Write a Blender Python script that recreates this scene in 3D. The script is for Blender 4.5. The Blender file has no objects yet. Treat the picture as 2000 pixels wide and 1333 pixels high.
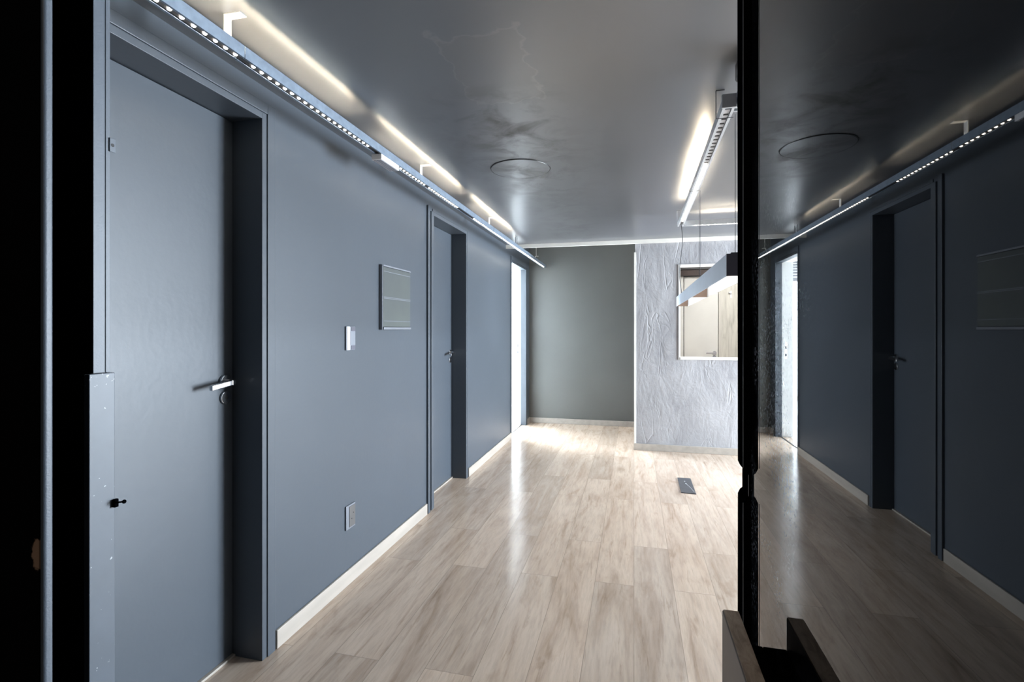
import bpy, bmesh, math, random
from mathutils import Vector, Matrix
random.seed(7)
S = bpy.context.scene
C = S.collection
PI = math.pi
H_CAM, F_PX, TH = 1.285, 980.0, math.atan(238/980.0)

# ------------------------------------------------------------------ helpers
def bx(bm, x0, x1, y0, y1, z0, z1, rot=None):
    vs = [bm.verts.new((x, y, z)) for x in (x0, x1) for y in (y0, y1) for z in (z0, z1)]
    for f in ((0,1,3,2),(4,6,7,5),(0,4,5,1),(2,3,7,6),(0,2,6,4),(1,5,7,3)):
        bm.faces.new([vs[i] for i in f])
    return vs
def box(*a):
    bm = bmesh.new(); bx(bm, *a); return bm
def boxes(*lst):
    bm = bmesh.new()
    for a in lst: bx(bm, *a)
    return bm
def cyl(bm, p, q, r, seg=16, r2=None):
    p, q = Vector(p), Vector(q); d = q-p
    z = d.normalized(); a = Vector((0,0,1)) if abs(z.z) < .9 else Vector((1,0,0))
    u = z.cross(a).normalized(); v = z.cross(u)
    r2 = r if r2 is None else r2
    A = [bm.verts.new(p+(u*math.cos(t)+v*math.sin(t))*r) for t in [2*PI*i/seg for i in range(seg)]]
    B = [bm.verts.new(q+(u*math.cos(t)+v*math.sin(t))*r2) for t in [2*PI*i/seg for i in range(seg)]]
    for i in range(seg):
        j = (i+1) % seg
        bm.faces.new((A[i], A[j], B[j], B[i]))
    bm.faces.new(A[::-1]); bm.faces.new(B)
    return bm
def tube(bm, pts, r, seg=8):
    pts = [Vector(p) for p in pts]; rings = []
    for i, p in enumerate(pts):
        d = (pts[min(i+1, len(pts)-1)]-pts[max(i-1, 0)]).normalized()
        a = Vector((1,0,0)) if abs(d.x) < .8 else Vector((0,1,0))
        u = d.cross(a).normalized(); v = d.cross(u)
        rings.append([bm.verts.new(p+(u*math.cos(t)+v*math.sin(t))*r) for t in [2*PI*k/seg for k in range(seg)]])
    for A, B in zip(rings, rings[1:]):
        for i in range(seg):
            j = (i+1) % seg
            bm.faces.new((A[i], A[j], B[j], B[i]))
    bm.faces.new(rings[0][::-1]); bm.faces.new(rings[-1])
    return bm
ORG = {}
def obj(name, bm, m, parent=None, bevel=0.0, seg=2, smooth=False):
    if parent is not None:
        bm.transform(Matrix.Translation(-ORG[parent.name]))
    bmesh.ops.recalc_face_normals(bm, faces=bm.faces)
    me = bpy.data.meshes.new(name); bm.to_mesh(me); bm.free()
    me.materials.append(m)
    o = bpy.data.objects.new(name, me); C.objects.link(o)
    if parent is not None:
        o.parent = parent; ORG[o.name] = ORG[parent.name].copy()
    else:
        ORG[o.name] = Vector((0,0,0))
    if bevel:
        b = o.modifiers.new('bevel', 'BEVEL'); b.width = bevel; b.segments = seg
        b.limit_method = 'ANGLE'; b.angle_limit = math.radians(40)
    if smooth:
        for p in me.polygons: p.use_smooth = True
    return o
def tag(o, label=None, cat=None, group=None, kind=None):
    if label: o['label'] = label
    if cat: o['category'] = cat
    if group: o['group'] = group
    if kind: o['kind'] = kind
    return o
def thing(name, loc, label=None, cat=None, group=None, kind=None, rz=0):
    o = bpy.data.objects.new(name, None); C.objects.link(o)
    o.location = loc; o.rotation_euler = (0, 0, rz); o.empty_display_size = .05
    ORG[o.name] = Vector(loc)
    return tag(o, label, cat, group, kind)
def struct(name, bm, m, bevel=0.0, **k):
    return tag(obj(name, bm, m, None, bevel), kind='structure', **k)

# ------------------------------------------------------------------ materials
def new_mat(name):
    m = bpy.data.materials.new(name); m.use_nodes = True
    nt = m.node_tree; b = nt.nodes['Principled BSDF']
    return m, nt, b
def N(nt, t, **k):
    n = nt.nodes.new(t)
    for a, v in k.items():
        if a in n.inputs: n.inputs[a].default_value = v
        else: setattr(n, a, v)
    return n
def L(nt, a, b): nt.links.new(a, b)
def coords(nt, scale=(1,1,1), rot=(0,0,0)):
    tc = N(nt, 'ShaderNodeNewGeometry')
    mp = N(nt, 'ShaderNodeMapping'); mp.inputs['Scale'].default_value = scale; mp.inputs['Rotation'].default_value = rot
    L(nt, tc.outputs['Position'], mp.inputs['Vector'])
    return mp.outputs['Vector']
def ramp(nt, fac, stops):
    r = N(nt, 'ShaderNodeValToRGB'); e = r.color_ramp.elements
    while len(e) < len(stops): e.new(.5)
    for i, (p, c) in enumerate(stops):
        e[i].position = p; e[i].color = (*c, 1) if len(c) == 3 else c
    L(nt, fac, r.inputs['Fac']); return r.outputs['Color']
def math_(nt, op, a, b=None, c=None):
    n = N(nt, 'ShaderNodeMath', operation=op)
    for i, v in enumerate((a, b, c)):
        if v is None: continue
        if isinstance(v, (int, float)): n.inputs[i].default_value = v
        else: L(nt, v, n.inputs[i])
    return n.outputs[0]
def mix(nt, fac, a, b, typ='MIX'):
    n = N(nt, 'ShaderNodeMix', data_type='RGBA', blend_type=typ)
    for s, v in ((n.inputs[0], fac), (n.inputs[6], a), (n.inputs[7], b)):
        if isinstance(v, (int, float)): s.default_value = v
        elif isinstance(v, tuple): s.default_value = (*v, 1)
        else: L(nt, v, s)
    return n.outputs[2]
def bump(nt, b, h, strength, dist=.01):
    n = N(nt, 'ShaderNodeBump'); n.inputs['Strength'].default_value = strength; n.inputs['Distance'].default_value = dist
    L(nt, h, n.inputs['Height']); L(nt, n.outputs[0], b.inputs['Normal'])
def paint(name, col, rough=.5, var=.12, scale=3, bmp=.03, metal=0, spec=.5, stretch=(1,1,1)):
    m, nt, b = new_mat(name)
    v = coords(nt, stretch)
    n = N(nt, 'ShaderNodeTexNoise', Scale=scale, Detail=6.0); L(nt, v, n.inputs['Vector'])
    c0 = tuple(x*(1-var) for x in col); c1 = tuple(min(1, x*(1+var)) for x in col)
    L(nt, ramp(nt, n.outputs['Fac'], [(.3, c0), (.7, c1)]), b.inputs['Base Color'])
    b.inputs['Roughness'].default_value = rough; b.inputs['Metallic'].default_value = metal
    b.inputs['Specular IOR Level'].default_value = spec
    if bmp:
        n2 = N(nt, 'ShaderNodeTexNoise', Scale=scale*30, Detail=4.0); L(nt, v, n2.inputs['Vector'])
        bump(nt, b, n2.outputs['Fac'], bmp)
    return m
def emit(name, col, st):
    m, nt, b = new_mat(name)
    b.inputs['Base Color'].default_value = (*col, 1)
    b.inputs['Emission Color'].default_value = (*col, 1); b.inputs['Emission Strength'].default_value = st
    return m

M = {}
M['wall'] = paint('slate_wall_paint', (.066, .080, .098), .42, .05, 1.5, .04)
M['wall_dark'] = paint('charcoal_wall_paint', (.125, .130, .122), .45, .06, 1.5, .04)
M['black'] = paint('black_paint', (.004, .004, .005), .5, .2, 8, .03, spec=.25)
M['frame_black'] = paint('black_frame_enamel', (.002, .002, .0025), .6, .2, 10, .02, spec=0)
M['seam_highlight'] = paint('grey_seam_highlight', (.20, .20, .21), .5, .1, 10, 0)  # lighter grey that paints the edge highlight of the matte stile
M['jamb_paint'] = paint('worn_jamb_paint', (.085, .104, .130), .45, .12, 14, .06)
M['white'] = paint('white_paint', (.78, .77, .74), .5, .03, 4, .02)
M['white_room'] = paint('white_room_paint', (.86, .86, .85), .6, .02, 2, .01)
M['trim_white'] = paint('ivory_trim', (.80, .78, .72), .5, .05, 6, .02)
M['cream_door'] = paint('cream_door', (.66, .66, .63), .45, .04, 4, .01)
M['base'] = paint('pale_wood_baseboard', (.41, .37, .325), .45, .10, 5, .02, stretch=(4, .6, 4))
M['plastic_white'] = paint('white_plastic', (.72, .73, .76), .4, .03, 10, 0)
M['plastic_grey'] = paint('grey_plastic', (.30, .31, .34), .4, .05, 10, 0)
M['plate_steel'] = paint('satin_plate', (.20, .215, .245), .5, .05, 10, 0, metal=.3)
M['outlet_insert'] = paint('outlet_insert', (.105, .10, .098), .5, .06, 10, 0)
M['chrome'] = paint('chrome', (.75, .75, .76), .16, .03, 10, 0, metal=1)
M['galv'] = paint('galvanised_steel', (.23, .285, .355), .46, .14, 40, .02, metal=.55)
M['galv_white'] = paint('white_channel', (.62, .64, .66), .4, .08, 30, .02, metal=.25)
M['alu'] = paint('pale_blue_aluminium', (.60, .68, .80), .4, .04, 6, .01, metal=.15)
M['cap'] = paint('lamp_end_cap', (.10, .10, .13), .45, .08, 8, .01)
M['lamp_brown'] = paint('lamp_divider', (.34, .23, .17), .5, .08, 8, .01)
M['dark_brown'] = paint('dark_brown_box', (.035, .022, .022), .4, .2, 10, .02)
M['brown'] = paint('brown_lintel', (.05, .034, .03), .5, .2, 10, .02)
M['grey_lintel'] = paint('grey_lintel', (.06, .062, .066), .5, .2, 10, .02)
M['cable'] = paint('black_cable', (.01, .01, .012), .4, .1, 10, 0)
M['wire'] = paint('steel_wire', (.12, .12, .14), .35, .1, 10, 0, metal=.6)
M['wire_white'] = paint('white_wire', (.75, .72, .68), .4, .05, 10, 0)
M['hole'] = paint('keyhole_black', (.004, .004, .004), .6, .1, 10, 0)
M['slat'] = paint('louvre_grey', (.07, .07, .075), .5, .08, 10, 0)
M['handle_side'] = paint('handle_wood_side', (.12, .095, .085), .4, .25, 12, .03, stretch=(1, 1, .15))
M['pcb'] = paint('led_board', (.05, .045, .045), .5, .1, 10, 0)
M['tile'] = paint('pale_tile', (.80, .81, .82), .25, .03, 2, 0)
M['window_frame'] = paint('window_frame', (.5, .5, .5), .4, .05, 6, 0)
M['led'] = emit('led_warm', (1, .93, .80), 25)
M['uplight'] = emit('uplight_warm', (1, .83, .60), 95)
M['tube'] = emit('tube_white', (1, .93, .84), 4.5)

# smoked glass of the open door: dust specks near the lock stile
m, nt, b = new_mat('smoked_glass')
v = coords(nt)
ns = N(nt, 'ShaderNodeTexNoise', Scale=260.0, Detail=2.0, Roughness=.5); L(nt, v, ns.inputs['Vector'])
sp = ramp(nt, ns.outputs['Fac'], [(.54, (0,0,0)), (.60, (1,1,1))])
nb = N(nt, 'ShaderNodeTexNoise', Scale=9.0, Detail=5.0); L(nt, v, nb.inputs['Vector'])
bl = ramp(nt, nb.outputs['Fac'], [(.42, (0,0,0)), (.66, (1,1,1))])
dust = math_(nt, 'MULTIPLY', sp, bl)
sx = N(nt, 'ShaderNodeSeparateXYZ'); L(nt, N(nt, 'ShaderNodeNewGeometry').outputs['Position'], sx.inputs[0])
near = ramp(nt, sx.outputs['Y'], [(.42, (.02,)*3), (.66, (1,1,1))])
zm = ramp(nt, math_(nt, 'MULTIPLY', sx.outputs['Z'], .5), [(.40, (.15,)*3), (.52, (1,1,1)), (.64, (1,1,1)), (.72, (.12,)*3)])
near = math_(nt, 'MULTIPLY', near, zm)
dust = math_(nt, 'MULTIPLY', dust, near)
smear = math_(nt, 'MULTIPLY', math_(nt, 'MULTIPLY', bl, near), .05)
fac = math_(nt, 'ADD', math_(nt, 'MULTIPLY', dust, .55), smear)
L(nt, mix(nt, fac, (.0015, .0018, .0025), (.55, .6, .68)), b.inputs['Base Color'])
b.inputs['Roughness'].default_value = .012
b.inputs['IOR'].default_value = 1.38
M['glass'] = m

# laminate floor: boards along Y
m, nt, b = new_mat('oak_laminate')
v = coords(nt, rot=(0, 0, PI/2))
br = N(nt, 'ShaderNodeTexBrick'); br.offset = .37; br.offset_frequency = 2; br.squash = 1
br.inputs['Scale'].default_value = 1; br.inputs['Brick Width'].default_value = 1.29; br.inputs['Row Height'].default_value = .192
br.inputs['Mortar Size'].default_value = .0011; br.inputs['Mortar Smooth'].default_value = .1; br.inputs['Bias'].default_value = 0
br.inputs['Color1'].default_value = (0, 0, 0, 1); br.inputs['Color2'].default_value = (1, 1, 1, 1); br.inputs['Mortar'].default_value = (.5, .5, .5, 1)
L(nt, v, br.inputs['Vector'])
# each board shifts its grain
off = N(nt, 'ShaderNodeVectorMath', operation='SCALE'); L(nt, br.outputs['Color'], off.inputs[0]); off.inputs['Scale'].default_value = 17.0
g0 = N(nt, 'ShaderNodeNewGeometry')
ad = N(nt, 'ShaderNodeVectorMath', operation='ADD'); L(nt, g0.outputs['Position'], ad.inputs[0]); L(nt, off.outputs[0], ad.inputs[1])
mp = N(nt, 'ShaderNodeMapping'); mp.inputs['Scale'].default_value = (1, .12, 1); L(nt, ad.outputs[0], mp.inputs['Vector'])
n1 = N(nt, 'ShaderNodeTexNoise', Scale=10.0, Detail=8.0, Roughness=.6, Distortion=1.1); L(nt, mp.outputs[0], n1.inputs['Vector'])
n2 = N(nt, 'ShaderNodeTexNoise', Scale=75.0, Detail=4.0, Roughness=.6); L(nt, mp.outputs[0], n2.inputs['Vector'])
mp3 = N(nt, 'ShaderNodeMapping'); mp3.inputs['Scale'].default_value = (1, .28, 1); L(nt, ad.outputs[0], mp3.inputs['Vector'])
n3 = N(nt, 'ShaderNodeTexNoise', Scale=7.0, Detail=5.0, Roughness=.6, Distortion=1.2); L(nt, mp3.outputs[0], n3.inputs['Vector'])
col = ramp(nt, n1.outputs['Fac'], [(.24, (.39, .28, .195)), (.38, (.535, .412, .318)), (.58, (.64, .515, .41)), (.8, (.69, .57, .465))])
fine = ramp(nt, n2.outputs['Fac'], [(.32, (.80,)*3), (.58, (1.0,)*3)])
col = mix(nt, .7, col, fine, 'MULTIPLY')
blot = ramp(nt, n3.outputs['Fac'], [(.27, (.70, .63, .57)), (.42, (1,1,1))])
col = mix(nt, .75, col, blot, 'MULTIPLY')
mp7 = N(nt, 'ShaderNodeMapping'); mp7.inputs['Scale'].default_value = (1, .06, 1); L(nt, ad.outputs[0], mp7.inputs['Vector'])
n7 = N(nt, 'ShaderNodeTexNoise', Scale=42.0, Detail=5.0, Roughness=.7, Distortion=.5); L(nt, mp7.outputs[0], n7.inputs['Vector'])
col = mix(nt, .42, col, ramp(nt, n7.outputs['Fac'], [(.32, (.48, .38, .29)), (.43, (1,1,1))]), 'MULTIPLY')
mp8 = N(nt, 'ShaderNodeMapping'); mp8.inputs['Scale'].default_value = (1, .38, 1); L(nt, ad.outputs[0], mp8.inputs['Vector'])
wv = N(nt, 'ShaderNodeVectorMath', operation='SCALE'); L(nt, n3.outputs['Color'], wv.inputs[0]); wv.inputs['Scale'].default_value = .10
wa = N(nt, 'ShaderNodeVectorMath', operation='ADD'); L(nt, mp8.outputs[0], wa.inputs[0]); L(nt, wv.outputs[0], wa.inputs[1])
vk = N(nt, 'ShaderNodeTexVoronoi', Scale=5.5); L(nt, wa.outputs[0], vk.inputs['Vector'])
vsep = N(nt, 'ShaderNodeSeparateColor'); L(nt, vk.outputs['Color'], vsep.inputs[0])
pick = ramp(nt, vsep.outputs[0], [(.55, (0,0,0)), (.60, (1,1,1))])
knot = math_(nt, 'MULTIPLY', ramp(nt, vk.outputs['Distance'], [(.03, (1,1,1)), (.16, (.35,)*3), (.30, (0,0,0))]), pick)
col = mix(nt, math_(nt, 'MULTIPLY', knot, .55), col, (.22, .145, .095))
tone = ramp(nt, br.outputs['Color'], [(0, (.86, .86, .86)), (1, (1.04, 1.03, 1.02))])
col = mix(nt, 1, col, tone, 'MULTIPLY')
col = mix(nt, math_(nt, 'MULTIPLY', br.outputs['Fac'], .55), col, (.12, .10, .08))
L(nt, col, b.inputs['Base Color'])
L(nt, ramp(nt, n1.outputs['Fac'], [(.3, (.20,)*3), (.7, (.15,)*3)]), b.inputs['Roughness'])
b.inputs['Specular IOR Level'].default_value = .5
hh = math_(nt, 'SUBTRACT', math_(nt, 'MULTIPLY', n2.outputs['Fac'], .25), br.outputs['Fac'])
bump(nt, b, hh, .10, .003)
M['floor'] = m

# dark satin ceiling with patched, scuffed plaster
m, nt, b = new_mat('dark_satin_ceiling')
v = coords(nt)
geo = N(nt, 'ShaderNodeNewGeometry'); sx = N(nt, 'ShaderNodeSeparateXYZ'); L(nt, geo.outputs['Position'], sx.inputs[0])
dx = math_(nt, 'ADD', sx.outputs['X'], .58)
band = math_(nt, 'POWER', 2.718, math_(nt, 'MULTIPLY', math_(nt, 'MULTIPLY', dx, dx), -14.0))
n1 = N(nt, 'ShaderNodeTexNoise', Scale=5.5, Detail=6.0, Roughness=.6, Distortion=.6); L(nt, v, n1.inputs['Vector'])
n2 = N(nt, 'ShaderNodeTexNoise', Scale=1.3, Detail=4.0); L(nt, v, n2.inputs['Vector'])
st = ramp(nt, n1.outputs['Fac'], [(.44, (0,0,0)), (.64, (1,1,1))])
pat = math_(nt, 'MULTIPLY', st, band)
base = ramp(nt, n2.outputs['Fac'], [(.3, (.094, .100, .111)), (.7, (.108, .114, .127))])
yb = ramp(nt, math_(nt, 'MULTIPLY', sx.outputs['Y'], .2), [(.36, (0,0,0)), (.43, (1,1,1)), (.56, (1,1,1)), (.72, (.25,)*3)])
pat = math_(nt, 'MULTIPLY', pat, yb)
# a filled and repainted patch with a ragged outline
nr = N(nt, 'ShaderNodeTexNoise', Scale=9.0, Detail=4.0); L(nt, v, nr.inputs['Vector'])
wob = math_(nt, 'MULTIPLY', math_(nt, 'SUBTRACT', nr.outputs['Fac'], .5), .9)
ax = math_(nt, 'DIVIDE', math_(nt, 'ABSOLUTE', math_(nt, 'ADD', sx.outputs['X'], .50)), .15)
ay = math_(nt, 'DIVIDE', math_(nt, 'ABSOLUTE', math_(nt, 'SUBTRACT', sx.outputs['Y'], 1.78)), .26)
dd = math_(nt, 'ADD', math_(nt, 'MAXIMUM', ax, ay), wob)
ptc = ramp(nt, dd, [(.93, (1,1,1)), (.97, (0,0,0))])
rim = ramp(nt, dd, [(.90, (0,0,0)), (.95, (1,1,1)), (.99, (0,0,0))])
base = mix(nt, math_(nt, 'MULTIPLY', ptc, .6), base, (.115, .115, .120))
base = mix(nt, math_(nt, 'MULTIPLY', rim, .5), base, (.19, .19, .195))
L(nt, mix(nt, math_(nt, 'MULTIPLY', pat, .95), base, (.022, .021, .021)), b.inputs['Base Color'])
r = math_(nt, 'ADD', math_(nt, 'MULTIPLY', pat, .22), ramp(nt, n2.outputs['Fac'], [(.3, (.285,)*3), (.7, (.33,)*3)]))
L(nt, r, b.inputs['Roughness']); b.inputs['Specular IOR Level'].default_value = 1.0; b.inputs['IOR'].default_value = 1.6
mv = N(nt, 'ShaderNodeMapping'); mv.inputs['Scale'].default_value = (1, 3, 1); L(nt, geo.outputs['Position'], mv.inputs['Vector'])
n4 = N(nt, 'ShaderNodeTexNoise', Scale=3.0, Detail=3.0); L(nt, mv.outputs[0], n4.inputs['Vector'])
h = math_(nt, 'ADD', math_(nt, 'MULTIPLY', math_(nt, 'MULTIPLY', n1.outputs['Fac'], band), 1.0), math_(nt, 'MULTIPLY', n4.outputs['Fac'], .22))
bump(nt, b, h, .07, .01)
M['ceiling'] = m

# trowelled cement wall
m, nt, b = new_mat('trowelled_cement')
v = coords(nt, (1, 1, .55))
n1 = N(nt, 'ShaderNodeTexNoise', Scale=2.6, Detail=10.0, Roughness=.58, Distortion=.9); L(nt, v, n1.inputs['Vector'])
n2 = N(nt, 'ShaderNodeTexNoise', Scale=9.0, Detail=8.0, Roughness=.65, Distortion=2.2); L(nt, v, n2.inputs['Vector'])
vo = N(nt, 'ShaderNodeTexVoronoi', Scale=3.5, feature='DISTANCE_TO_EDGE')
dv = N(nt, 'ShaderNodeVectorMath', operation='ADD'); L(nt, v, dv.inputs[0])
ds = N(nt, 'ShaderNodeVectorMath', operation='SCALE'); L(nt, n1.outputs['Color'], ds.inputs[0]); ds.inputs['Scale'].default_value = .55; L(nt, ds.outputs[0], dv.inputs[1])
L(nt, dv.outputs[0], vo.inputs['Vector'])
edge = ramp(nt, vo.outputs['Distance'], [(0, (0,0,0)), (.05, (1,1,1))])
L(nt, ramp(nt, n1.outputs['Fac'], [(.3, (.25, .25, .265)), (.5, (.36, .36, .375)), (.7, (.43, .43, .445))]), b.inputs['Base Color'])
b.inputs['Roughness'].default_value = .5
n5 = N(nt, 'ShaderNodeTexNoise', Scale=2.2, Detail=3.0, Roughness=.5, Distortion=1.5)
vv = coords(nt, (1.6, 1, .5), (0, .35, 0)); L(nt, vv, n5.inputs['Vector'])
n6 = N(nt, 'ShaderNodeTexNoise', Scale=1.7, Detail=3.0); L(nt, v, n6.inputs['Vector'])
gr = ramp(nt, math_(nt, 'ABSOLUTE', math_(nt, 'SUBTRACT', n5.outputs['Fac'], .5)), [(0, (0,0,0)), (.018, (1,1,1))])
gm = ramp(nt, n6.outputs['Fac'], [(.46, (1,1,1)), (.56, (0,0,0))])
groove = math_(nt, 'MAXIMUM', gr, gm)
h = math_(nt, 'ADD', math_(nt, 'ADD', math_(nt, 'MULTIPLY', n1.outputs['Fac'], 1.0), math_(nt, 'MULTIPLY', n2.outputs['Fac'], .35)), math_(nt, 'MULTIPLY', groove, .16))
bump(nt, b, h, .42, .03)
M['cement'] = m

def wood(name, c0, c1, c2, rough, st=(1, 1, .1), sc=18):
    m, nt, b = new_mat(name); v = coords(nt, st)
    n = N(nt, 'ShaderNodeTexNoise', Scale=sc, Detail=8.0, Roughness=.65, Distortion=.7); L(nt, v, n.inputs['Vector'])
    L(nt, ramp(nt, n.outputs['Fac'], [(.3, c0), (.5, c1), (.7, c2)]), b.inputs['Base Color'])
    b.inputs['Roughness'].default_value = rough
    bump(nt, b, n.outputs['Fac'], .1, .004); return m
M['panel_wood'] = wood('grey_wood_cladding', (.34, .33, .29), (.52, .51, .46), (.62, .61, .55), .5)
M['handle_top'] = wood('handle_wood_end', (.18, .13, .09), (.40, .30, .215), (.52, .42, .32), .5, (1, .25, 1), 120)  # brown top grain, lightened in colour to make up for missing light
# panel door: smoky translucent plastic
m, nt, b = new_mat('smoky_panel_cover')
b.inputs['Base Color'].default_value = (.14, .155, .16, 1); b.inputs['Roughness'].default_value = .38
b
nn = N(nt, 'ShaderNodeTexNoise', Scale=4.0); L(nt, coords(nt), nn.inputs['Vector'])
L(nt, ramp(nt, nn.outputs['Fac'], [(.3, (.075, .085, .09)), (.7, (.095, .11, .105))]), b.inputs['Base Color'])
M['smoky'] = m
# chipped black wall by the doorway
m, nt, b = new_mat('chipped_black_wall')
geo = N(nt, 'ShaderNodeNewGeometry')
sb = N(nt, 'ShaderNodeVectorMath', operation='SUBTRACT'); L(nt, geo.outputs['Position'], sb.inputs[0]); sb.inputs[1].default_value = (-.629, .4074, 1.040)
ml = N(nt, 'ShaderNodeVectorMath', operation='MULTIPLY'); L(nt, sb.outputs[0], ml.inputs[0]); ml.inputs[1].default_value = (120, 30, 55)
le = N(nt, 'ShaderNodeVectorMath', operation='LENGTH'); L(nt, ml.outputs[0], le.inputs[0])
no = N(nt, 'ShaderNodeTexNoise', Scale=140.0, Detail=4.0); L(nt, geo.outputs['Position'], no.inputs['Vector'])
dd = math_(nt, 'ADD', le.outputs['Value'], math_(nt, 'MULTIPLY', no.outputs['Fac'], 1.1))
L(nt, ramp(nt, math_(nt, 'MULTIPLY', dd, .5), [(.68, (.34, .22, .15)), (.78, (.003, .003, .0035))]), b.inputs['Base Color'])
b.inputs['Roughness'].default_value = .6; b.inputs['Specular IOR Level'].default_value = .05
M['chipped'] = m

m, nt, b = new_mat('chipped_jamb_paint')
geo = N(nt, 'ShaderNodeNewGeometry'); sz = N(nt, 'ShaderNodeSeparateXYZ'); L(nt, geo.outputs['Position'], sz.inputs[0])
no = N(nt, 'ShaderNodeTexNoise', Scale=170.0, Detail=3.0); L(nt, geo.outputs['Position'], no.inputs['Vector'])
nl = N(nt, 'ShaderNodeTexNoise', Scale=14.0, Detail=4.0); L(nt, geo.outputs['Position'], nl.inputs['Vector'])
top = ramp(nt, math_(nt, 'MULTIPLY', sz.outputs['Z'], .5), [(.601, (0,0,0)), (.6135, (1,1,1))])
ed = ramp(nt, math_(nt, 'ADD', math_(nt, 'MULTIPLY', top, .17), no.outputs['Fac']), [(.725, (0,0,0)), (.75, (1,1,1))])
L(nt, mix(nt, ed, ramp(nt, nl.outputs['Fac'], [(.3, (.076, .093, .115)), (.7, (.094, .114, .142))]), (.42, .44, .46)), b.inputs['Base Color'])
b.inputs['Roughness'].default_value = .45
M['jamb_chipped'] = m

# ------------------------------------------------------------------ key planes
WX = -1.40            # left wall face
CEIL = 2.23
YC = 5.495            # cement wall face
YD = 6.77             # dark end wall face
GX = .145             # glass face of the open door
T = .17               # left wall thickness
D1 = (.90, 1.657, 2.10); D2 = (3.373, 4.087, 2.10); D3 = (5.74, 6.545, 2.07)
J = .025              # jamb board thickness

# ------------------------------------------------------------------ room shell
struct('floor', box(WX-.17, 4.6, -1.6, 8.3, -.06, 0), M['floor'])
struct('floor_side_room', box(-5.0, WX-.17, 4.8, 10.1, -.06, 0), M['tile'])

wl = []
ys = [.5401, D1[0]-J, D1[1]+J, D2[0]-J, D2[1]+J, D3[0]-J, D3[1]+J, YD]
for a, c in ((0, 1), (2, 3), (4, 5), (6, 7)):
    wl.append((WX-T, WX, ys[a], ys[c], 0, 2.62))
for d in (D1, D2, D3):
    wl.append((WX-T, WX, d[0]-J, d[1]+J, d[2]+J, 2.62))
struct('wall_left', boxes(*wl), M['wall'])
struct('wall_end', box(WX-T, .35, YD, YD+.12, 0, 2.62), M['wall_dark'])
struct('ceiling', boxes((WX, 4.5, .5401, YC, CEIL, 2.62), (.1451, 4.5, -.14, .5401, CEIL, 2.62)), M['ceiling'])
struct('ceiling_recess', box(WX-T, 4.5, YC, 8.2, 2.62, 2.70), M['white'])
struct('trim_1', box(WX, 4.5, YC-.024, YC-.002, CEIL-.040, CEIL), M['trim_white'])

# cement partition with a serving hatch
HX0, HX1, HZ0, HZ1 = .452, 1.50, .966, 1.957
struct('wall_cement', boxes((.012, HX0, YC, YC+.12, 0, CEIL), (HX1, 4.5, YC, YC+.12, 0, CEIL),
       (HX0, HX1, YC, YC+.12, 0, HZ0), (HX0, HX1, YC, YC+.12, HZ1, CEIL)), M['cement'])
w = thing('window_1', (HX0, YC, HZ0), kind='structure', label='white framed serving hatch opening in the grey cement wall', cat='hatch')
ft = .017
obj('window_frame', boxes((HX0, HX0+ft, YC-.008, YC+.125, HZ0, HZ1), (HX1-ft, HX1, YC-.008, YC+.125, HZ0, HZ1),
    (HX0+ft, HX1-ft, YC-.008, YC+.125, HZ1-ft, HZ1)), M['white'], w, .001)
obj('window_sill', box(HX0+ft, HX1-ft, YC-.012, YC+.125, HZ0, HZ0+.024), M['white'], w, .001)
struct('trim_2', boxes((.002, .012, YC-.004, YC+.12, .07, CEIL-.13), (.012, .022, YC-.004, YC-.0005, .07, CEIL-.13)), M['trim_white'], .001)

# doorway wall at the left of the camera, and an unseen lobby closed in black to keep that side dark
JX = -.66
struct('wall_lobby', boxes((-1.57, -.7235, .4178, .54, 0, 2.62), (-.7235, .145, .4755, .54, 2.165, 2.62), (.132, .145, .30, .4755, 2.11, 2.62), (.132, .145, -.25, .30, 2.11, 2.62)), M['chipped'])  # last two boxes: added unseen panels over the glass door, blocking light
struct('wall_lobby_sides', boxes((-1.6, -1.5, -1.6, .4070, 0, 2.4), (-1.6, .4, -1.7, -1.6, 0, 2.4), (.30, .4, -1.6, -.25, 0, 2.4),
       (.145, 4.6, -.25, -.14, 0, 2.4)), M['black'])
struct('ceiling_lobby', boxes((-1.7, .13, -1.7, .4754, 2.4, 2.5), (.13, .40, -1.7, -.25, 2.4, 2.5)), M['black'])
# far right of the open area, with the daylight window
WY0, WY1, WZ0, WZ1 = 3.5, 5.4, .35, 2.15
struct('wall_right', boxes((4.5, 4.6, -.14, WY0, 0, 2.62), (4.5, 4.6, WY1, 8.2, 0, 2.62), (4.5, 4.6, WY0, WY1, 0, WZ0), (4.5, 4.6, WY0, WY1, WZ1, 2.62)), M['white'])
w2 = thing('window_2', (4.55, WY0, WZ0), kind='structure')
fr = [(4.52, 4.58, WY0, WY1, WZ0, WZ0+.04), (4.52, 4.58, WY0, WY1, WZ1-.04, WZ1)]
for k in range(3):
    y = WY0+(WY1-WY0-.04)*k/2; fr.append((4.52, 4.58, y, y+.04, WZ0+.04, WZ1-.04))
obj('window_frame', boxes(*fr), M['window_frame'], w2)

# back room behind the hatch
YB = 7.92
struct('wall_back_room', boxes((.25, .35, YD+.12, YB, 0, 2.62), (.35, .70, YB, YB+.1, 0, 2.62), (.70, 1.21, YB, YB+.1, 2.065+.02, 2.62),
       (1.21, 4.5, YB, YB+.1, 0, 2.62)), M['white'])
struct('trim_3', box(.52, 4.4, YB-.075, YB-.002, 2.075, 2.165), M['brown'], .002)
struct('trim_4', box(.52, 4.4, YB-.10, YB-.002, 2.165, 2.36), M['grey_lintel'], .002)
struct('wall_cladding', box(1.215, 3.0, YB-.03, YB-.001, 0, 2.074), M['panel_wood'])

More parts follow.
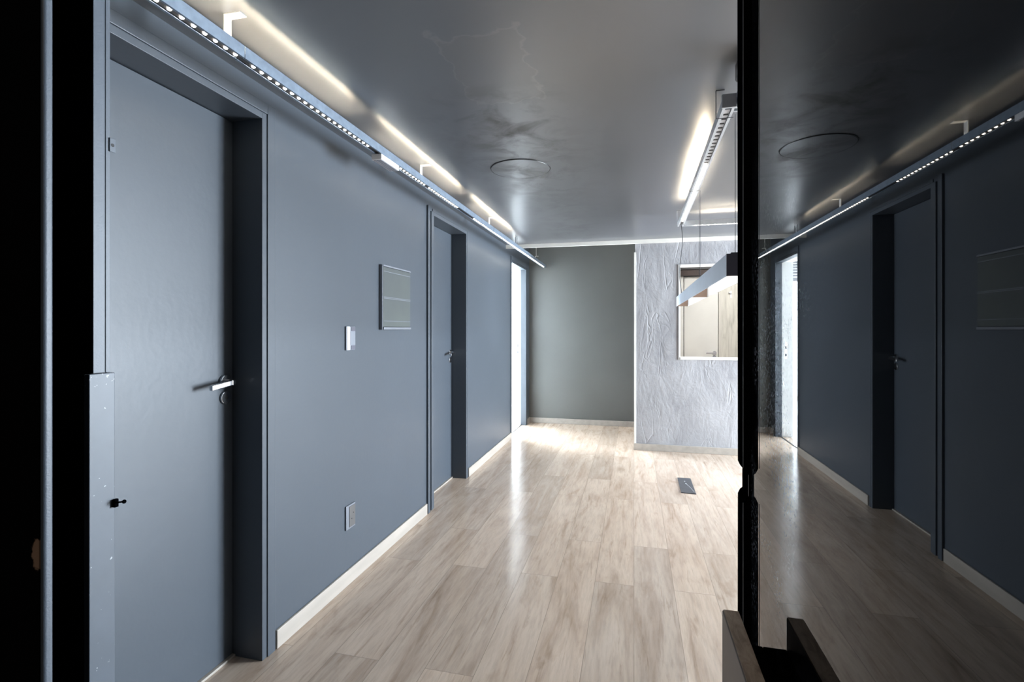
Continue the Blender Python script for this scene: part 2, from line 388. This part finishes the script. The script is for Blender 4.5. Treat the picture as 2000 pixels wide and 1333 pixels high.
# bright side room seen through the last doorway
struct('wall_side_room', boxes((-5.0, -4.9, 4.8, 7.0, 0, 2.8), (-5.0, -4.9, 9.6, 10.1, 0, 2.8), (-5.0, -4.9, 7.0, 9.6, 0, .8), (-5.0, -4.9, 7.0, 9.6, 2.5, 2.8),
       (-4.9, WX-T, 10.0, 10.1, 0, 2.8), (-4.9, WX-T, 4.8, 4.9, 0, 2.8), (WX-T, WX-T+.1, YD+.12, 10.1, 0, 2.8)), M['white_room'])
struct('ceiling_side_room', box(-5.0, WX-T+.1, 4.8, 10.1, 2.8, 2.9), M['white_room'])
struct('baseboard_side_room', box(-4.9, WX-T, 9.982, 9.998, 0, .07), M['base'])
# louvred window high on its end wall
w3 = thing('window_3', (-3.4, 9.98, 2.15), kind='structure', label='grey louvred window high on the white wall of the bright room', cat='window')
obj('window_frame', boxes((-3.45, -2.37, 9.95, 9.998, 2.15, 2.21), (-3.45, -2.37, 9.95, 9.998, 2.66, 2.70), (-3.45, -3.41, 9.95, 9.998, 2.21, 2.66), (-2.41, -2.37, 9.95, 9.998, 2.21, 2.66)), M['slat'], w3)
bm = bmesh.new()
for k in range(9):
    z = 2.235+k*.049; bx(bm, -3.41, -2.41, 9.955, 9.99, z, z+.027)
obj('louvre_slats', bm, M['slat'], w3)

# ------------------------------------------------------------------ baseboards
bb = .075; bt = .012
struct('baseboard_left', boxes((WX, WX+bt, D1[1]+.075, D2[0]-.135, 0, bb), (WX, WX+bt, D2[1]+.055, D3[0]-.05, 0, bb), (WX, WX+bt, D3[1]+.055, YD, 0, bb)), M['base'], .003)
struct('baseboard_end', box(WX+bt, .30, YD-bt, YD, 0, bb-.005), M['base'], .003)
struct('baseboard_cement', box(.0, 4.5, YC-.014, YC-.0005, 0, .07), M['base'], .003)

# ------------------------------------------------------------------ left doors
def lever(root, X, Y, Z, rose=.026, length=.115, dr=0.012, sgn=-1):
    h = obj('door_handle', cyl(bmesh.new(), (X, Y, Z), (X+.012, Y, Z), rose, 28), M['chrome'], root, .002)
    bm = bmesh.new()
    tube(bm, [(X+.010, Y, Z), (X+.045, Y, Z)], .009, 14)
    pts = [(X+.045, Y+.004, Z), (X+.052, Y+sgn*.02, Z-.001), (X+.052, Y+sgn*length, Z-dr)]
    for (p, q) in zip(pts, pts[1:]):
        p, q = Vector(p), Vector(q)
        d = .0065; hz = .0095
        a = [bm.verts.new(p+Vector((i*d, 0, k*hz))) for i, k in ((-1,-1),(1,-1),(1,1),(-1,1))]
        b2 = [bm.verts.new(q+Vector((i*d, 0, k*hz))) for i, k in ((-1,-1),(1,-1),(1,1),(-1,1))]
        for i in range(4): bm.faces.new((a[i], a[(i+1) % 4], b2[(i+1) % 4], b2[i]))
        bm.faces.new(a[::-1]); bm.faces.new(b2)
    obj('lever', bm, M['chrome'], h, .002)
    k = obj('key_rosette', cyl(bmesh.new(), (X, Y+.003, Z-.062), (X+.009, Y+.003, Z-.062), rose*.96, 28), M['chrome'], root, .002)
    obj('keyhole', cyl(bmesh.new(), (X+.008, Y+.003, Z-.062), (X+.0098, Y+.003, Z-.062), .006, 14), M['hole'], k)
def flush_door(n, d, label, casing):
    y0, y1, zt = d
    r = thing('door_%d' % n, (WX-.13, y0, 0), kind='structure', label=label, cat='door')
    obj('door_frame', boxes((WX-T, WX+.004, y0-J, y0, 0, zt+J), (WX-T, WX+.004, y1, y1+J, 0, zt+J), (WX-T, WX+.004, y0, y1, zt, zt+J)), M['wall'], r, .0012)
    for c in casing: obj('casing', box(*c), M['wall'], r, .002)
    obj('door_leaf', box(WX-.165, WX-.130, y0+.003, y1-.003, .012, zt-.003), M['wall'], r, .001)
    obj('threshold', box(WX-.165, WX-.118, y0, y1, 0, .010), M['base'], r, .002)
    return r
d1 = flush_door(1, D1, 'nearest slate grey flush door in the left wall, with chrome lever',
    [(WX, WX+.009, D1[1]+J, D1[1]+.068, 0, 2.165), (WX, WX+.009, D1[0]-.07, D1[1]+J, 2.10+J, 2.165)])
lever(d1, WX-.130, 1.613, 1.083)
d2 = flush_door(2, D2, 'second slate grey flush door on the left, beyond the wall panel box',
    [(WX, WX+.010, D2[0]-.058, D2[0]-J, 0, 2.122), (WX, WX+.014, D2[0]-.125, D2[0]-.088, 0, 2.148), (WX, WX+.006, D2[0]-J, D2[1]+.045, 2.10+J, 2.145), (WX, WX+.006, D2[1]+J, D2[1]+.045, 0, 2.10+J)])
lever(d2, WX-.130, D2[1]-.045, 1.083)
r = thing('door_3', (WX, D3[0], 0), kind='structure', label='open doorway at the far left end with daylight pouring out', cat='doorway')
obj('door_frame', boxes((WX-.07, WX+.004, D3[0]-J, D3[0], 0, D3[2]+J), (WX-.07, WX+.004, D3[1], D3[1]+J, 0, D3[2]+J), (WX-.07, WX+.004, D3[0], D3[1], D3[2], D3[2]+J)), M['wall'], r, .001)
for c in ((WX, WX+.010, D3[0]-.045, D3[0]-J, 0, 2.145), (WX, WX+.010, D3[1]+J, D3[1]+.05, 0, 2.145), (WX, WX+.010, D3[0]-J, D3[1]+J, D3[2]+J, 2.145)):
    obj('casing', box(*c), M['wall'], r, .002)
li = obj('door_lining', boxes((WX-T-.02, WX-.0705, D3[0]-J, D3[0]-.005, 0, D3[2]+J), (WX-T-.02, WX-.0705, D3[1]+.005, D3[1]+J, 0, D3[2]+J), (WX-T-.02, WX-.0705, D3[0]-.005, D3[1]+.005, D3[2]+.005, D3[2]+J)), M['white'], r, .001)
sp_ = obj('strike_plate', box(WX-.125, WX-.098, D3[1]+.002, D3[1]+.0055, .93, 1.13), M['chrome'], r)
obj('strike_slot', boxes((WX-.119, WX-.104, D3[1]+.0005, D3[1]+.0025, .96, .99), (WX-.119, WX-.104, D3[1]+.0005, D3[1]+.0025, 1.05, 1.08)), M['hole'], sp_)
obj('threshold', box(WX-.07, WX-.055, D3[0], D3[1], 0, .003), M['hole'], r)

# cream door of the back room
d4 = thing('door_4', (.72, YB, 0), kind='structure', label='cream door with chrome lever seen through the serving hatch', cat='door')
obj('casing', boxes((.645, .722, YB-.014, YB-.001, 0, 2.073)), M['cream_door'], d4, .002)
obj('door_leaf', box(.732, 1.208, YB-.004, YB+.035, .01, 2.066), M['cream_door'], d4, .002)
hh_ = obj('door_handle', cyl(bmesh.new(), (1.157, YB-.004, .932), (1.157, YB-.016, .932), .028, 24), M['chrome'], d4, .002)
bm = bmesh.new(); tube(bm, [(1.157, YB-.012, .932), (1.157, YB-.055, .932)], .009, 12)
bx(bm, 1.035, 1.166, YB-.065, YB-.052, .922, .939)
obj('lever', bm, M['chrome'], hh_, .002)
kr = obj('key_rosette', cyl(bmesh.new(), (1.157, YB-.004, .872), (1.157, YB-.012, .872), .025, 24), M['plastic_grey'], d4, .001)

# ------------------------------------------------------------------ doorway frame beside the camera
r = thing('door_frame', (JX, .487, 0), 'black and slate metal jamb of the entrance at the left edge of the picture', 'door frame')
bm = boxes((-.7235, JX, .487, .506, 0, 2.12))
obj('jamb', bm, M['black'], r, .0015, 3)
fb = obj('architrave', box(-1.49, -.6265, .4075, .4175, 0, 2.16), M['chipped'], r)
obj('architrave_edge', box(-.6265, -.6200, .4075, .4175, 0, 2.16), M['jamb_paint'], r, .0045, 5)
obj('jamb_face', box(JX+.0004, JX+.002, .4872, .5068, 1.2295, 2.12), M['jamb_paint'], r)
obj('jamb_bead', box(JX+.002, JX+.0028, .5015, .5072, 1.2295, 2.12), M['jamb_paint'], r, .001)
cv = obj('cover_plate', box(JX+.0004, JX+.009, .4770, .5085, 0, 1.2290), M['jamb_chipped'], r, .0008)
tag(cv, label='chipped lower cover plate of the jamb')
bm = bmesh.new(); bx(bm, JX+.0092, JX+.0135, .5050, .510, 1.0555, 1.0660); cyl(bm, (JX+.0125, .508, 1.0612), (JX+.0215, .510, 1.0625), .0011, 10)
cyl(bm, (JX+.0210, .510, 1.0624), (JX+.0232, .5102, 1.0627), .0026, 12)
obj('latch_bolt', bm, M['frame_black'], r, .0005)
bm = boxes((JX+.0029, JX+.0042, .5055, .5135, 1.514, 1.532)); 
ct = obj('catch_plate', bm, M['jamb_paint'], r, .0005)
obj('screw_hole', cyl(bmesh.new(), (JX+.0040, .5092, 1.523), (JX+.0044, .5092, 1.523), .0022, 12), M['hole'], ct)
bm = box(JX, GX-.005, .487, .506, 2.12, 2.16)
obj('head', bm, M['black'], r)

# ------------------------------------------------------------------ open glass door
g = thing('door_5', (GX, -.13, 0), rz=.004, kind='structure', label='open smoked glass door reflecting the corridor at right', cat='glass door')
obj('glass_pane', box(GX, GX+.010, -.10, .731, .03, 2.10), M['glass'], g)
SL = .1358; SN0, SN1 = .692, .7316
def stile_prof(z0, z1, lo, hi):
    return None
bm = bmesh.new()
zn0, zn1 = 1.066, 1.105; ch = .0065
# the proud stile in two lengths with rounded ends, joined by a thin strip at the lock gap
def rounded_bar(bm, x0, x1, y0, y1, z0, z1, top=False, bot=False):
    prof = []
    R = x1-x0
    if bot: prof += [(x1-.0025, z0), (x1-.0055, z0+.0025), (x0+.0008, z0+.0085)]
    else: prof += [(x0, z0)]
    if top: prof += [(x0+.0008, z1-.0085), (x1-.0055, z1-.0025), (x1-.0025, z1)]
    else: prof += [(x0, z1)]
    prof += [(x1, z1), (x1, z0)]
    A = [bm.verts.new((x, y0, z)) for x, z in prof]; B = [bm.verts.new((x, y1, z)) for x, z in prof]
    n = len(prof)
    for i in range(n): bm.faces.new((A[i], A[(i+1) % n], B[(i+1) % n], B[i]))
    bm.faces.new(A); bm.faces.new(B[::-1])
rounded_bar(bm, SL, GX-.0002, SN0, SN1, .03, zn0+.006, top=True)
rounded_bar(bm, SL, GX-.0002, SN0, SN1, zn1-.006, 2.10, bot=True)
bx(bm, GX-.0028, GX-.0002, SN0, SN1, zn0, zn1)
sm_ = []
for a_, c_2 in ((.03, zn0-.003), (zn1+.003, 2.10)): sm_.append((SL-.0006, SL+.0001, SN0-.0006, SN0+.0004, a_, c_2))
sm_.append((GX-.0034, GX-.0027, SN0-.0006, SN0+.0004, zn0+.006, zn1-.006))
stl = obj('stile', bm, M['frame_black'], g, .0007, 2)
for a_ in sm_: obj('seam_highlight_strip', box(*a_), M['seam_highlight'], stl)  # grey seam strips, standing in for the highlight along the stile edge
obj('stile_back', box(GX+.0102, GX+.018, SN0, SN1, .03, 2.10), M['frame_black'], g, .0008)
obj('hinge_stile', box(GX-.004, GX+.014, -.135, -.1005, .03, 2.10), M['frame_black'], g, .001)
obj('bottom_rail', box(GX-.004, GX+.014, -.10, .6915, .0, .0295), M['frame_black'], g, .001)
# square pull handle on the pane
PX0, PX1, PY1, PZ1 = .1012, .1197, .6356, .9528
hd = obj('pull_handle', box(PX0, PX1, .43, PY1, .78, PZ1), M['handle_side'], g, .0012)
obj('handle_top', box(PX0+.0012, PX1-.0006, .431, PY1-.0012, PZ1+.0001, PZ1+.0012), M['handle_top'], hd, .0004)
obj('handle_neck', box(PX1+.0002, GX-.0002, .445, PY1-.001, .81, .9165), M['frame_black'], g, .001)

g.location.x += .0033
# ------------------------------------------------------------------ LED rail along the left wall
RX0, RX1, RZ0, RZ1 = -1.198, -1.160, 2.117, 2.154
RY0, RY1 = .56, 6.74
rl = thing('led_rail', ((RX0+RX1)/2, RY0, CEIL), 'long galvanised steel rail with LED dots hung along the left wall', 'track light')
def channel(bm, x0, x1, y0, y1, z0, z1, t=.002, lip=.008):
    bx(bm, x0, x0+t, y0, y1, z0, z1); bx(bm, x1-t, x1, y0, y1, z0, z1); bx(bm, x0+t, x1-t, y0, y1, z0+.0125, z0+.0145)
    bx(bm, x0+t, x0+lip, y0, y1, z0, z0+t); bx(bm, x1-lip, x1-t, y0, y1, z0, z0+t)
cuts = [RY0, 1.305, 2.735, 4.13, 5.09, RY1]
for a, c in zip(cuts, cuts[1:]):
    bm = bmesh.new(); channel(bm, RX0, RX1, a, c-.003, RZ0, RZ1)
    obj('rail_section', bm, M['galv'], rl)
for y in (1.27, 2.69, 4.09, 5.04):
    xm = RX0+.012
    if y < 5:
        bm = boxes((RX0+.004, RX0+.007, y-.014, y+.014, RZ0+.0170, CEIL-.003), (RX0+.004, RX0+.062, y-.014, y+.014, CEIL-.003, CEIL))
    else:
        for q in (-.03, .03):
            obj('hanger_rod', cyl(bmesh.new(), (RX0+.019, y+q, RZ1), (RX0+.019, y+q, CEIL), .004, 8), M['wire'], rl)
        continue
    obj('bracket', bm, M['galv_white'], rl)
bm = bmesh.new(); cyl(bm, (RX1-.012, 6.09, RZ1+.03), (RX1-.012, 6.09, 2.6195), .0025, 8)
bx(bm, RX1-.022, RX1+.016, 6.075, 6.10, RZ1+.028, RZ1+.032); bx(bm, RX1-.022, RX1-.018, 6.075, 6.10, RZ1, RZ1+.028)
obj('hanger_wire', bm, M['wire_white'], rl)
for a, c in ((.62, 1.95), (2.19, 3.32), (3.60, 4.80)):
    obj('uplight_strip', box(RX0+.015, RX1-.015, a, c, RZ0+.0148, RZ0+.0165), M['uplight'], rl)
obj('led_board', box(RX0+.009, RX1-.009, RY0+.02, RY1-.05, RZ0+.0045, RZ0+.010), M['pcb'], rl)
def dome(r, hgt):
    bm = bmesh.new(); bmesh.ops.create_uvsphere(bm, u_segments=10, v_segments=6, radius=r)
    bm.transform(Matrix.Diagonal((1, 1, hgt/r, 1))); return bm
led_ys = []
y = .80
while y < RY1-.07:
    if not (2.10 < y < 2.38) and not (3.27 < y < 3.60) and abs(y-1.305) > .02 and abs(y-2.735) > .02:
        led_ys.append(y)
    y += .0372
led0 = None
XL, ZL = (RX0+RX1)/2+.002, RZ0+.003
for y in led_ys[:100]:
    if led0 is None:
        bm = dome(.0060, .004); bm.transform(Matrix.Translation((XL, y, ZL)))
        led0 = obj('led', bm, M['led'], rl); y00 = y
    else:
        o = led0.copy(); C.objects.link(o); o.location.y = y-y00
bm = bmesh.new()
for y in led_ys[100:]:
    d_ = dome(.0060, .004); d_.transform(Matrix.Translation((XL, y, ZL)))
    me = bpy.data.meshes.new('t'); d_.to_mesh(me); d_.free(); bm.from_mesh(me); bpy.data.meshes.remove(me)
tag(obj('far_leds', bm, M['led'], rl), kind='stuff')
# emergency light clipped under the rail
e = thing('emergency_light', (-1.185, 2.25, RZ0), 'small white emergency light box clipped under the left LED rail', 'emergency light')
ez = RZ0-.0005
obj('housing', box(-1.212, -1.160, 2.16, 2.345, ez-.027, ez), M['plastic_white'], e, .002)
bm = bmesh.new()
for i in range(11):
    for j in range(3):
        bx(bm, -1.206+j*.0145, -1.206+j*.0145+.0115, 2.170+i*.0155, 2.170+i*.0155+.011, ez-.0295, ez-.0272)
obj('lens_grid', bm, M['plastic_grey'], e)

# ------------------------------------------------------------------ items on the left wall
pz0, pz1, py0, py1 = 1.281, 1.651, 2.586, 2.945
p = thing('electrical_panel', (WX, py0, pz0), 'grey electrical panel box with smoky ribbed cover on the left wall', 'electrical panel')
obj('back_box', box(WX, WX+.015, py0, py1, pz0, pz1), M['frame_black'], p, .001)
obj('cover', box(WX+.0152, WX+.021, py0+.002, py1-.002, pz0+.016, pz1-.010), M['smoky'], p, .003, 3)
for z in (pz1-.038, pz0+.185, pz0+.178, pz0+.048):
    obj('rib', box(WX+.0212, WX+.0228, py0+.006, py1-.004, z, z+.0032), M['plate_steel'], p)
obj('top_trim', box(WX+.0152, WX+.024, py0, py1, pz1-.0095, pz1), M['plate_steel'], p, .001)
obj('bottom_trim', box(WX+.0152, WX+.026, py0+.002, py1, pz0, pz0+.0155), M['plate_steel'], p, .004, 3)
obj('hinge_edge', box(WX, WX+.019, py0-.006, py0-.0005, pz0, pz1), M['plate_steel'], p)
def wall_plate(name, z, label, cat, outlet):
    t = thing(name, (WX, 2.234, z), label, cat)
    y0, y1, z0, z1 = 2.234, 2.318, z-.060, z+.060
    obj('plate', box(WX, WX+.008, y0, y1, z0, z1), M['plate_steel'], t, .002)
    if outlet:
        i = obj('insert', box(WX+.0082, WX+.0105, y0+.026, y1-.004, z0+.008, z1-.008), M['outlet_insert'], t, .001)
        for q in (-.013, .013):
            obj('socket_hole', cyl(bmesh.new(), (WX+.0104, (y0+y1)/2+.012+q*.6, z+q), (WX+.0112, (y0+y1)/2+.012+q*.6, z+q), .003, 10), M['hole'], i)
    else:
        obj('edge_band', box(WX+.0082, WX+.011, y0+.003, y0+.030, z0+.001, z1-.001), M['plastic_white'], t, .001)
        obj('rocker', box(WX+.0082, WX+.0100, y0+.034, y1-.003, z0+.026, z1-.026), M['plate_steel'], t, .001)
        for zz in (z0+.003, z1-.023): obj('dark_corner', box(WX+.0082, WX+.0096, y0+.045, y1-.003, zz, zz+.02), M['cap'], t)
wall_plate('light_switch', 1.238, 'silver light switch plate at chest height between the two grey doors', 'light switch', False)
wall_plate('wall_outlet', .337, 'silver wall outlet plate low above the left baseboard', 'wall outlet', True)
# small switch in the bright room
t = thing('light_switch', (-2.53, 9.998, 1.2), 'pale switch plate on the white wall of the bright side room', 'light switch')
obj('plate', box(-2.575, -2.49, 9.990, 9.998, 1.14, 1.26), M['plastic_grey'], t, .002)
obj('rocker', box(-2.555, -2.51, 9.986, 9.9898, 1.17, 1.23), M['plate_steel'], t, .001)

# ------------------------------------------------------------------ ceiling cover ring
cc = Vector((-.65, 2.887, CEIL)); R = .176
c_ = thing('ceiling_cover', cc, 'round dark cover plate patched into the ceiling with a black rim', 'ceiling cover')
bm = bmesh.new(); cyl(bm, (cc.x, cc.y, CEIL-.0005), (cc.x, cc.y, CEIL-.004), R-.004, 72)
obj('disc', bm, M['ceiling'], c_, .001)
bm = bmesh.new(); seg = 96
rg = []
for i in range(seg):
    a = 2*PI*i/seg; w_ = .0022+.0012*math.sin(5*a+1)+.0008*math.sin(13*a)
    rg.append([bm.verts.new((cc.x+math.cos(a)*rr, cc.y+math.sin(a)*rr, z)) for rr, z in ((R-.004, CEIL-.0003), (R-.0035, CEIL-.0030), (R-.002+w_, CEIL-.0030), (R-.001+w_, CEIL-.0003))])
for i in range(seg):
    A, B = rg[i], rg[(i+1) % seg]
    for k in range(3): bm.faces.new((A[k], A[k+1], B[k+1], B[k]))
    bm.faces.new((A[3], A[0], B[0], B[3]))
obj('rim', bm, M['hole'], c_)

# ------------------------------------------------------------------ hanging rectangular LED frame
FX0, FX1, FY0, FY1, FZ0, FZ1 = .337, 1.25, 2.035, 4.30, 2.120, 2.158
fr = thing('hanging_light_frame', (.33, 3.17, CEIL), 'rectangular frame of white LED channels hung under the ceiling at right', 'light frame', rz=-.009)
W = .044
def rail_piece(x0, x1, y0, y1, along):
    bm = bmesh.new()
    if along == 'y': channel(bm, x0, x1, y0, y1, FZ0, FZ1, .002, .010)
    else:
        t_, lip = .002, .010
        bx(bm, x0, x1, y0, y0+t_, FZ0, FZ1); bx(bm, x0, x1, y1-t_, y1, FZ0, FZ1); bx(bm, x0, x1, y0+t_, y1-t_, FZ0+.0125, FZ0+.0145)
        bx(bm, x0, x1, y0+t_, y0+lip, FZ0, FZ0+t_); bx(bm, x0, x1, y1-lip, y1-t_, FZ0, FZ0+t_)
    return bm
obj('channel', rail_piece(FX0, FX0+W, FY0, FY1, 'y'), M['galv_white'], fr)
obj('channel', rail_piece(FX1-W, FX1, FY0, FY1, 'y'), M['galv_white'], fr)
obj('channel', rail_piece(FX0+W+.001, FX1-W-.001, FY1-W, FY1, 'x'), M['galv_white'], fr)
obj('channel', rail_piece(FX0+W+.001, FX1-W-.001, FY0, FY0+W, 'x'), M['galv_white'], fr)
obj('light_board', box(FX0+.011, FX0+W-.011, FY0+.03, FY1-.03, FZ0+.006, FZ0+.010), M['plastic_white'], fr)
obj('light_board', box(FX0+W+.01, FX1-W-.01, FY1-W+.011, FY1-.011, FZ0+.006, FZ0+.010), M['plastic_white'], fr)
obj('uplight_strip', box(FX0+.008, FX0+W-.008, 2.72, 3.86, FZ0+.0148, FZ0+.0165), M['uplight'], fr)
obj('uplight_strip', box(FX0+.16, FX1-.12, FY1-W+.008, FY1-.008, FZ0+.0148, FZ0+.0165), M['uplight'], fr)
l0 = None
def fled(x, y):
    global l0
    if l0 is None:
        bm = dome(.0085, .004); bm.transform(Matrix.Translation((x, y, FZ0+.0045))); l0 = (obj('led', bm, M['led'], fr), x, y)
    else:
        o = l0[0].copy(); C.objects.link(o); o.location.x = x-l0[1]; o.location.y = y-l0[2]
y = 2.72
while y < 4.10: fled(FX0+W/2, y); y += .0372
x = FX0+.14
while x < FX1-.1: fled(x, FY1-W/2); x += .048
# perforations of the unlit stretch
bm = bmesh.new(); y = 2.10
while y < 2.70: bx(bm, FX0+.013, FX0+W-.013, y, y+.014, FZ0+.0050, FZ0+.0058); y += .045
y = 4.12
while y < 4.26: bx(bm, FX0+.013, FX0+W-.013, y, y+.010, FZ0+.0050, FZ0+.0058); y += .022
obj('slot', bm, M['hole'], fr)
for y in (2.12, 3.20, 4.20):
    bm = bmesh.new()
    pts = [(FX0-.012, y, CEIL-.002), (FX0-.012, y, FZ0-.003), (FX0+W+.008, y, FZ0-.003)]
    tube(bm, [(FX0+.02, y, CEIL-.002), (FX0-.012, y, CEIL-.002)], .0018, 6); tube(bm, pts, .0018, 6)
    obj('bracket', bm, M['wire'] if y < 4 else M['galv_white'], fr)
obj('end_clip', box(FX0-.004, FX0+W+.004, FY0-.012, FY0-.0005, FZ0-.002, FZ1+.012), M['galv_white'], fr, .002)
obj('junction_bar', box(FX0+W+.006, FX0+W+.12, FY0-.035, FY0-.0005, FZ0+.012, FZ1+.020), M['galv'], fr, .001)
jb = thing('junction_box', (.39, 1.895, CEIL), 'dark brown rounded box on the ceiling above the near corner of the light frame', 'ceiling box')
obj('housing', box(.350, .46, 1.855, 1.93, CEIL-.068, CEIL), M['dark_brown'], jb, .010, 4)

# ------------------------------------------------------------------ pendant lamp
LX0, LX1, LZ0, LZ1, LY0, LY1 = .342, .437, 1.479, 1.559, 1.968, 4.52
pl = thing('pendant_lamp', (.33, 3.2, LZ1), 'long pale blue pendant lamp with open glowing underside hanging in front of the hatch', 'pendant lamp', rz=-.010)
YS = 3.275
for a, c in ((LY0+.002, YS-.0015), (YS+.0015, LY1)):
    obj('side_panel', box(LX0, LX0+.003, a, c, LZ0, LZ1), M['alu'], pl)
obj('side_panel', box(LX1-.003, LX1, LY0+.002, LY1, LZ0, LZ1), M['white'], pl)
obj('top_plate', box(LX0+.003, LX1-.003, LY0+.002, LY1, LZ1-.003, LZ1), M['alu'], pl)
tag(obj('end_cap', box(LX0-.001, LX1+.001, LY0-.004, LY0+.0018, LZ0-.001, LZ1+.001), M['cap'], pl, .0008), label='dark near end cap')
obj('end_cap', box(LX0+.003, LX1-.003, LY1-.004, LY1-.0001, LZ0+.001, LZ1-.003), M['lamp_brown'], pl)
obj('divider', box(LX0+.0032, LX1-.0032, YS-.012, YS-.006, LZ0+.001, LZ1-.0032), M['lamp_brown'], pl)
for a, c in ((LY0+.06, YS-.08), (YS+.06, LY1-.10)):
    bm = cyl(bmesh.new(), ((LX0+LX1)/2+.008, a, LZ1-.028), ((LX0+LX1)/2+.008, c, LZ1-.028), .013, 16)
    obj('light_tube', bm, M['tube'], pl)
for dxx in (0, .006):
    obj('suspension_wire', tube(bmesh.new(), [(LX0+.040+dxx, 3.20, LZ1), (LX0+.040+dxx, 3.20, FZ0-.0055)], .0011, 6), M['wire'], pl)
obj('suspension_wire', tube(bmesh.new(), [(LX0+.050, 2.09, LZ1), (LX0+.050, 2.09, FZ0-.004)], .0013, 6), M['wire'], pl)
obj('wire_clamp', box(LX0+.034, LX0+.060, 2.085, 2.095, LZ1+.016, LZ1+.022), M['cable'], pl)
pts = []
for k in range(25):
    t_ = k/24; z = FZ0-.004+(LZ1-FZ0+.004)*t_
    pts.append((FX0+.024+.010*math.sin(t_*7)-.006*t_, 4.235+.01*math.sin(t_*5), z))
obj('power_cable', tube(bmesh.new(), pts, .003, 8), M['cable'], pl, 0, 2, True)

# ------------------------------------------------------------------ floor outlet
def gp(x, y, z=0.0):
    D = F_PX*(H_CAM-z)/(y-643.0); lat = (x-1000)/F_PX*D
    return (lat*math.cos(TH)-D*math.sin(TH), lat*math.sin(TH)+D*math.cos(TH))
q = [gp(1323, 934.3), gp(1348.6, 935.8), gp(1360, 966.7), gp(1330.5, 963.6)]
cx = sum(a[0] for a in q)/4; cy = sum(a[1] for a in q)/4
fo = thing('floor_outlet', (cx, cy, 0), 'black rectangular outlet plate set in the pale wood floor', 'floor outlet')
bm = bmesh.new()
A = [bm.verts.new((a, b_, .0005)) for a, b_ in q]; B = [bm.verts.new((cx+(a-cx)*.985, cy+(b_-cy)*.985, .006)) for a, b_ in q]
for i in range(4): bm.faces.new((A[i], A[(i+1) % 4], B[(i+1) % 4], B[i]))
bm.faces.new(A[::-1]); bm.faces.new(B)
obj('plate', bm, paint('floor_plate', (.055, .058, .066), .35, .2, 20, .02), fo)
def lerp(u, v_):
    a = [q[0][k]+(q[1][k]-q[0][k])*u for k in (0, 1)]; b_ = [q[3][k]+(q[2][k]-q[3][k])*u for k in (0, 1)]
    return [a[k]+(b_[k]-a[k])*v_ for k in (0, 1)]
bm = bmesh.new(); p0 = lerp(.5, .42); p1 = lerp(.72, .62); p2 = lerp(.9, .9)
tube(bm, [(*p0, .0075), (*p1, .0065), (*p2, .0064)], .0012, 6)
cyl(bm, (*p0, .006), (*p0, .0085), .006, 12); p3 = lerp(.47, .25); cyl(bm, (*p3, .006), (*p3, .0072), .005, 12)
obj('lid_catch', bm, M['plastic_white'], fo)

# ------------------------------------------------------------------ coat hook in the back room
hk = thing('coat_hook', (1.35, YB-.03, 1.78), 'small white coat hook on the grey wood cladding behind the hatch', 'coat hook')
hz = 1.285+(643-575)*7.3/980
hx_ = 1.379
obj('hook', boxes((hx_-.008, hx_+.012, YB-.036, YB-.0305, hz-.05, hz+.05), (hx_-.03, hx_+.008, YB-.06, YB-.036, hz+.018, hz+.034)), M['plastic_white'], hk, .002)

# ------------------------------------------------------------------ lights
def area(name, loc, rot, sx_, sy_, e, col):
    l = bpy.data.lights.new(name, 'AREA'); l.shape = 'RECTANGLE'; l.size = sx_; l.size_y = sy_; l.energy = e; l.color = col
    o = bpy.data.objects.new(name, l); C.objects.link(o); o.location = loc; o.rotation_euler = rot
    return o
# daylight through the wide window of the open area (faces -X)
area('window_daylight', (4.75, (WY0+WY1)/2, (WZ0+WZ1)/2), (0, PI/2, 0), WZ1-WZ0, WY1-WY0, 850, (.80, .90, 1.0))
# daylight through the side room's window (faces +X)
area('side_room_daylight', (-5.1, 8.3, 1.65), (0, -PI/2, 0), 1.6, 2.5, 1700, (.78, .89, 1.0))
# added dim fill behind the camera, lifts the paint chip and handle top
area('lobby_fill', (-.25, -.9, 2.38), (0, 0, 0), .25, .25, 5, (1.0, .93, .85))
# warm lamp of the back room
area('back_room_lamp', (1.6, 6.7, 2.58), (0, 0, 0), .5, .5, 46, (1.0, .98, .95))

W_ = bpy.data.worlds.new('World'); S.world = W_; W_.use_nodes = True
W_.node_tree.nodes['Background'].inputs[0].default_value = (.75, .85, 1, 1)
W_.node_tree.nodes['Background'].inputs[1].default_value = .02

# ------------------------------------------------------------------ camera
cam = bpy.data.cameras.new('camera'); co = bpy.data.objects.new('camera', cam); C.objects.link(co)
co.location = (0, 0, H_CAM); co.rotation_euler = (PI/2, 0, TH)
cam.sensor_width = 36; cam.lens = F_PX/2000*36; cam.shift_y = -23.5/2000; cam.clip_start = .01
S.camera = co
S.view_settings.view_transform = 'Standard'; S.view_settings.look = 'None'; S.view_settings.gamma = 1
S.view_settings.exposure = 0.25; S.view_settings.use_curve_mapping = False
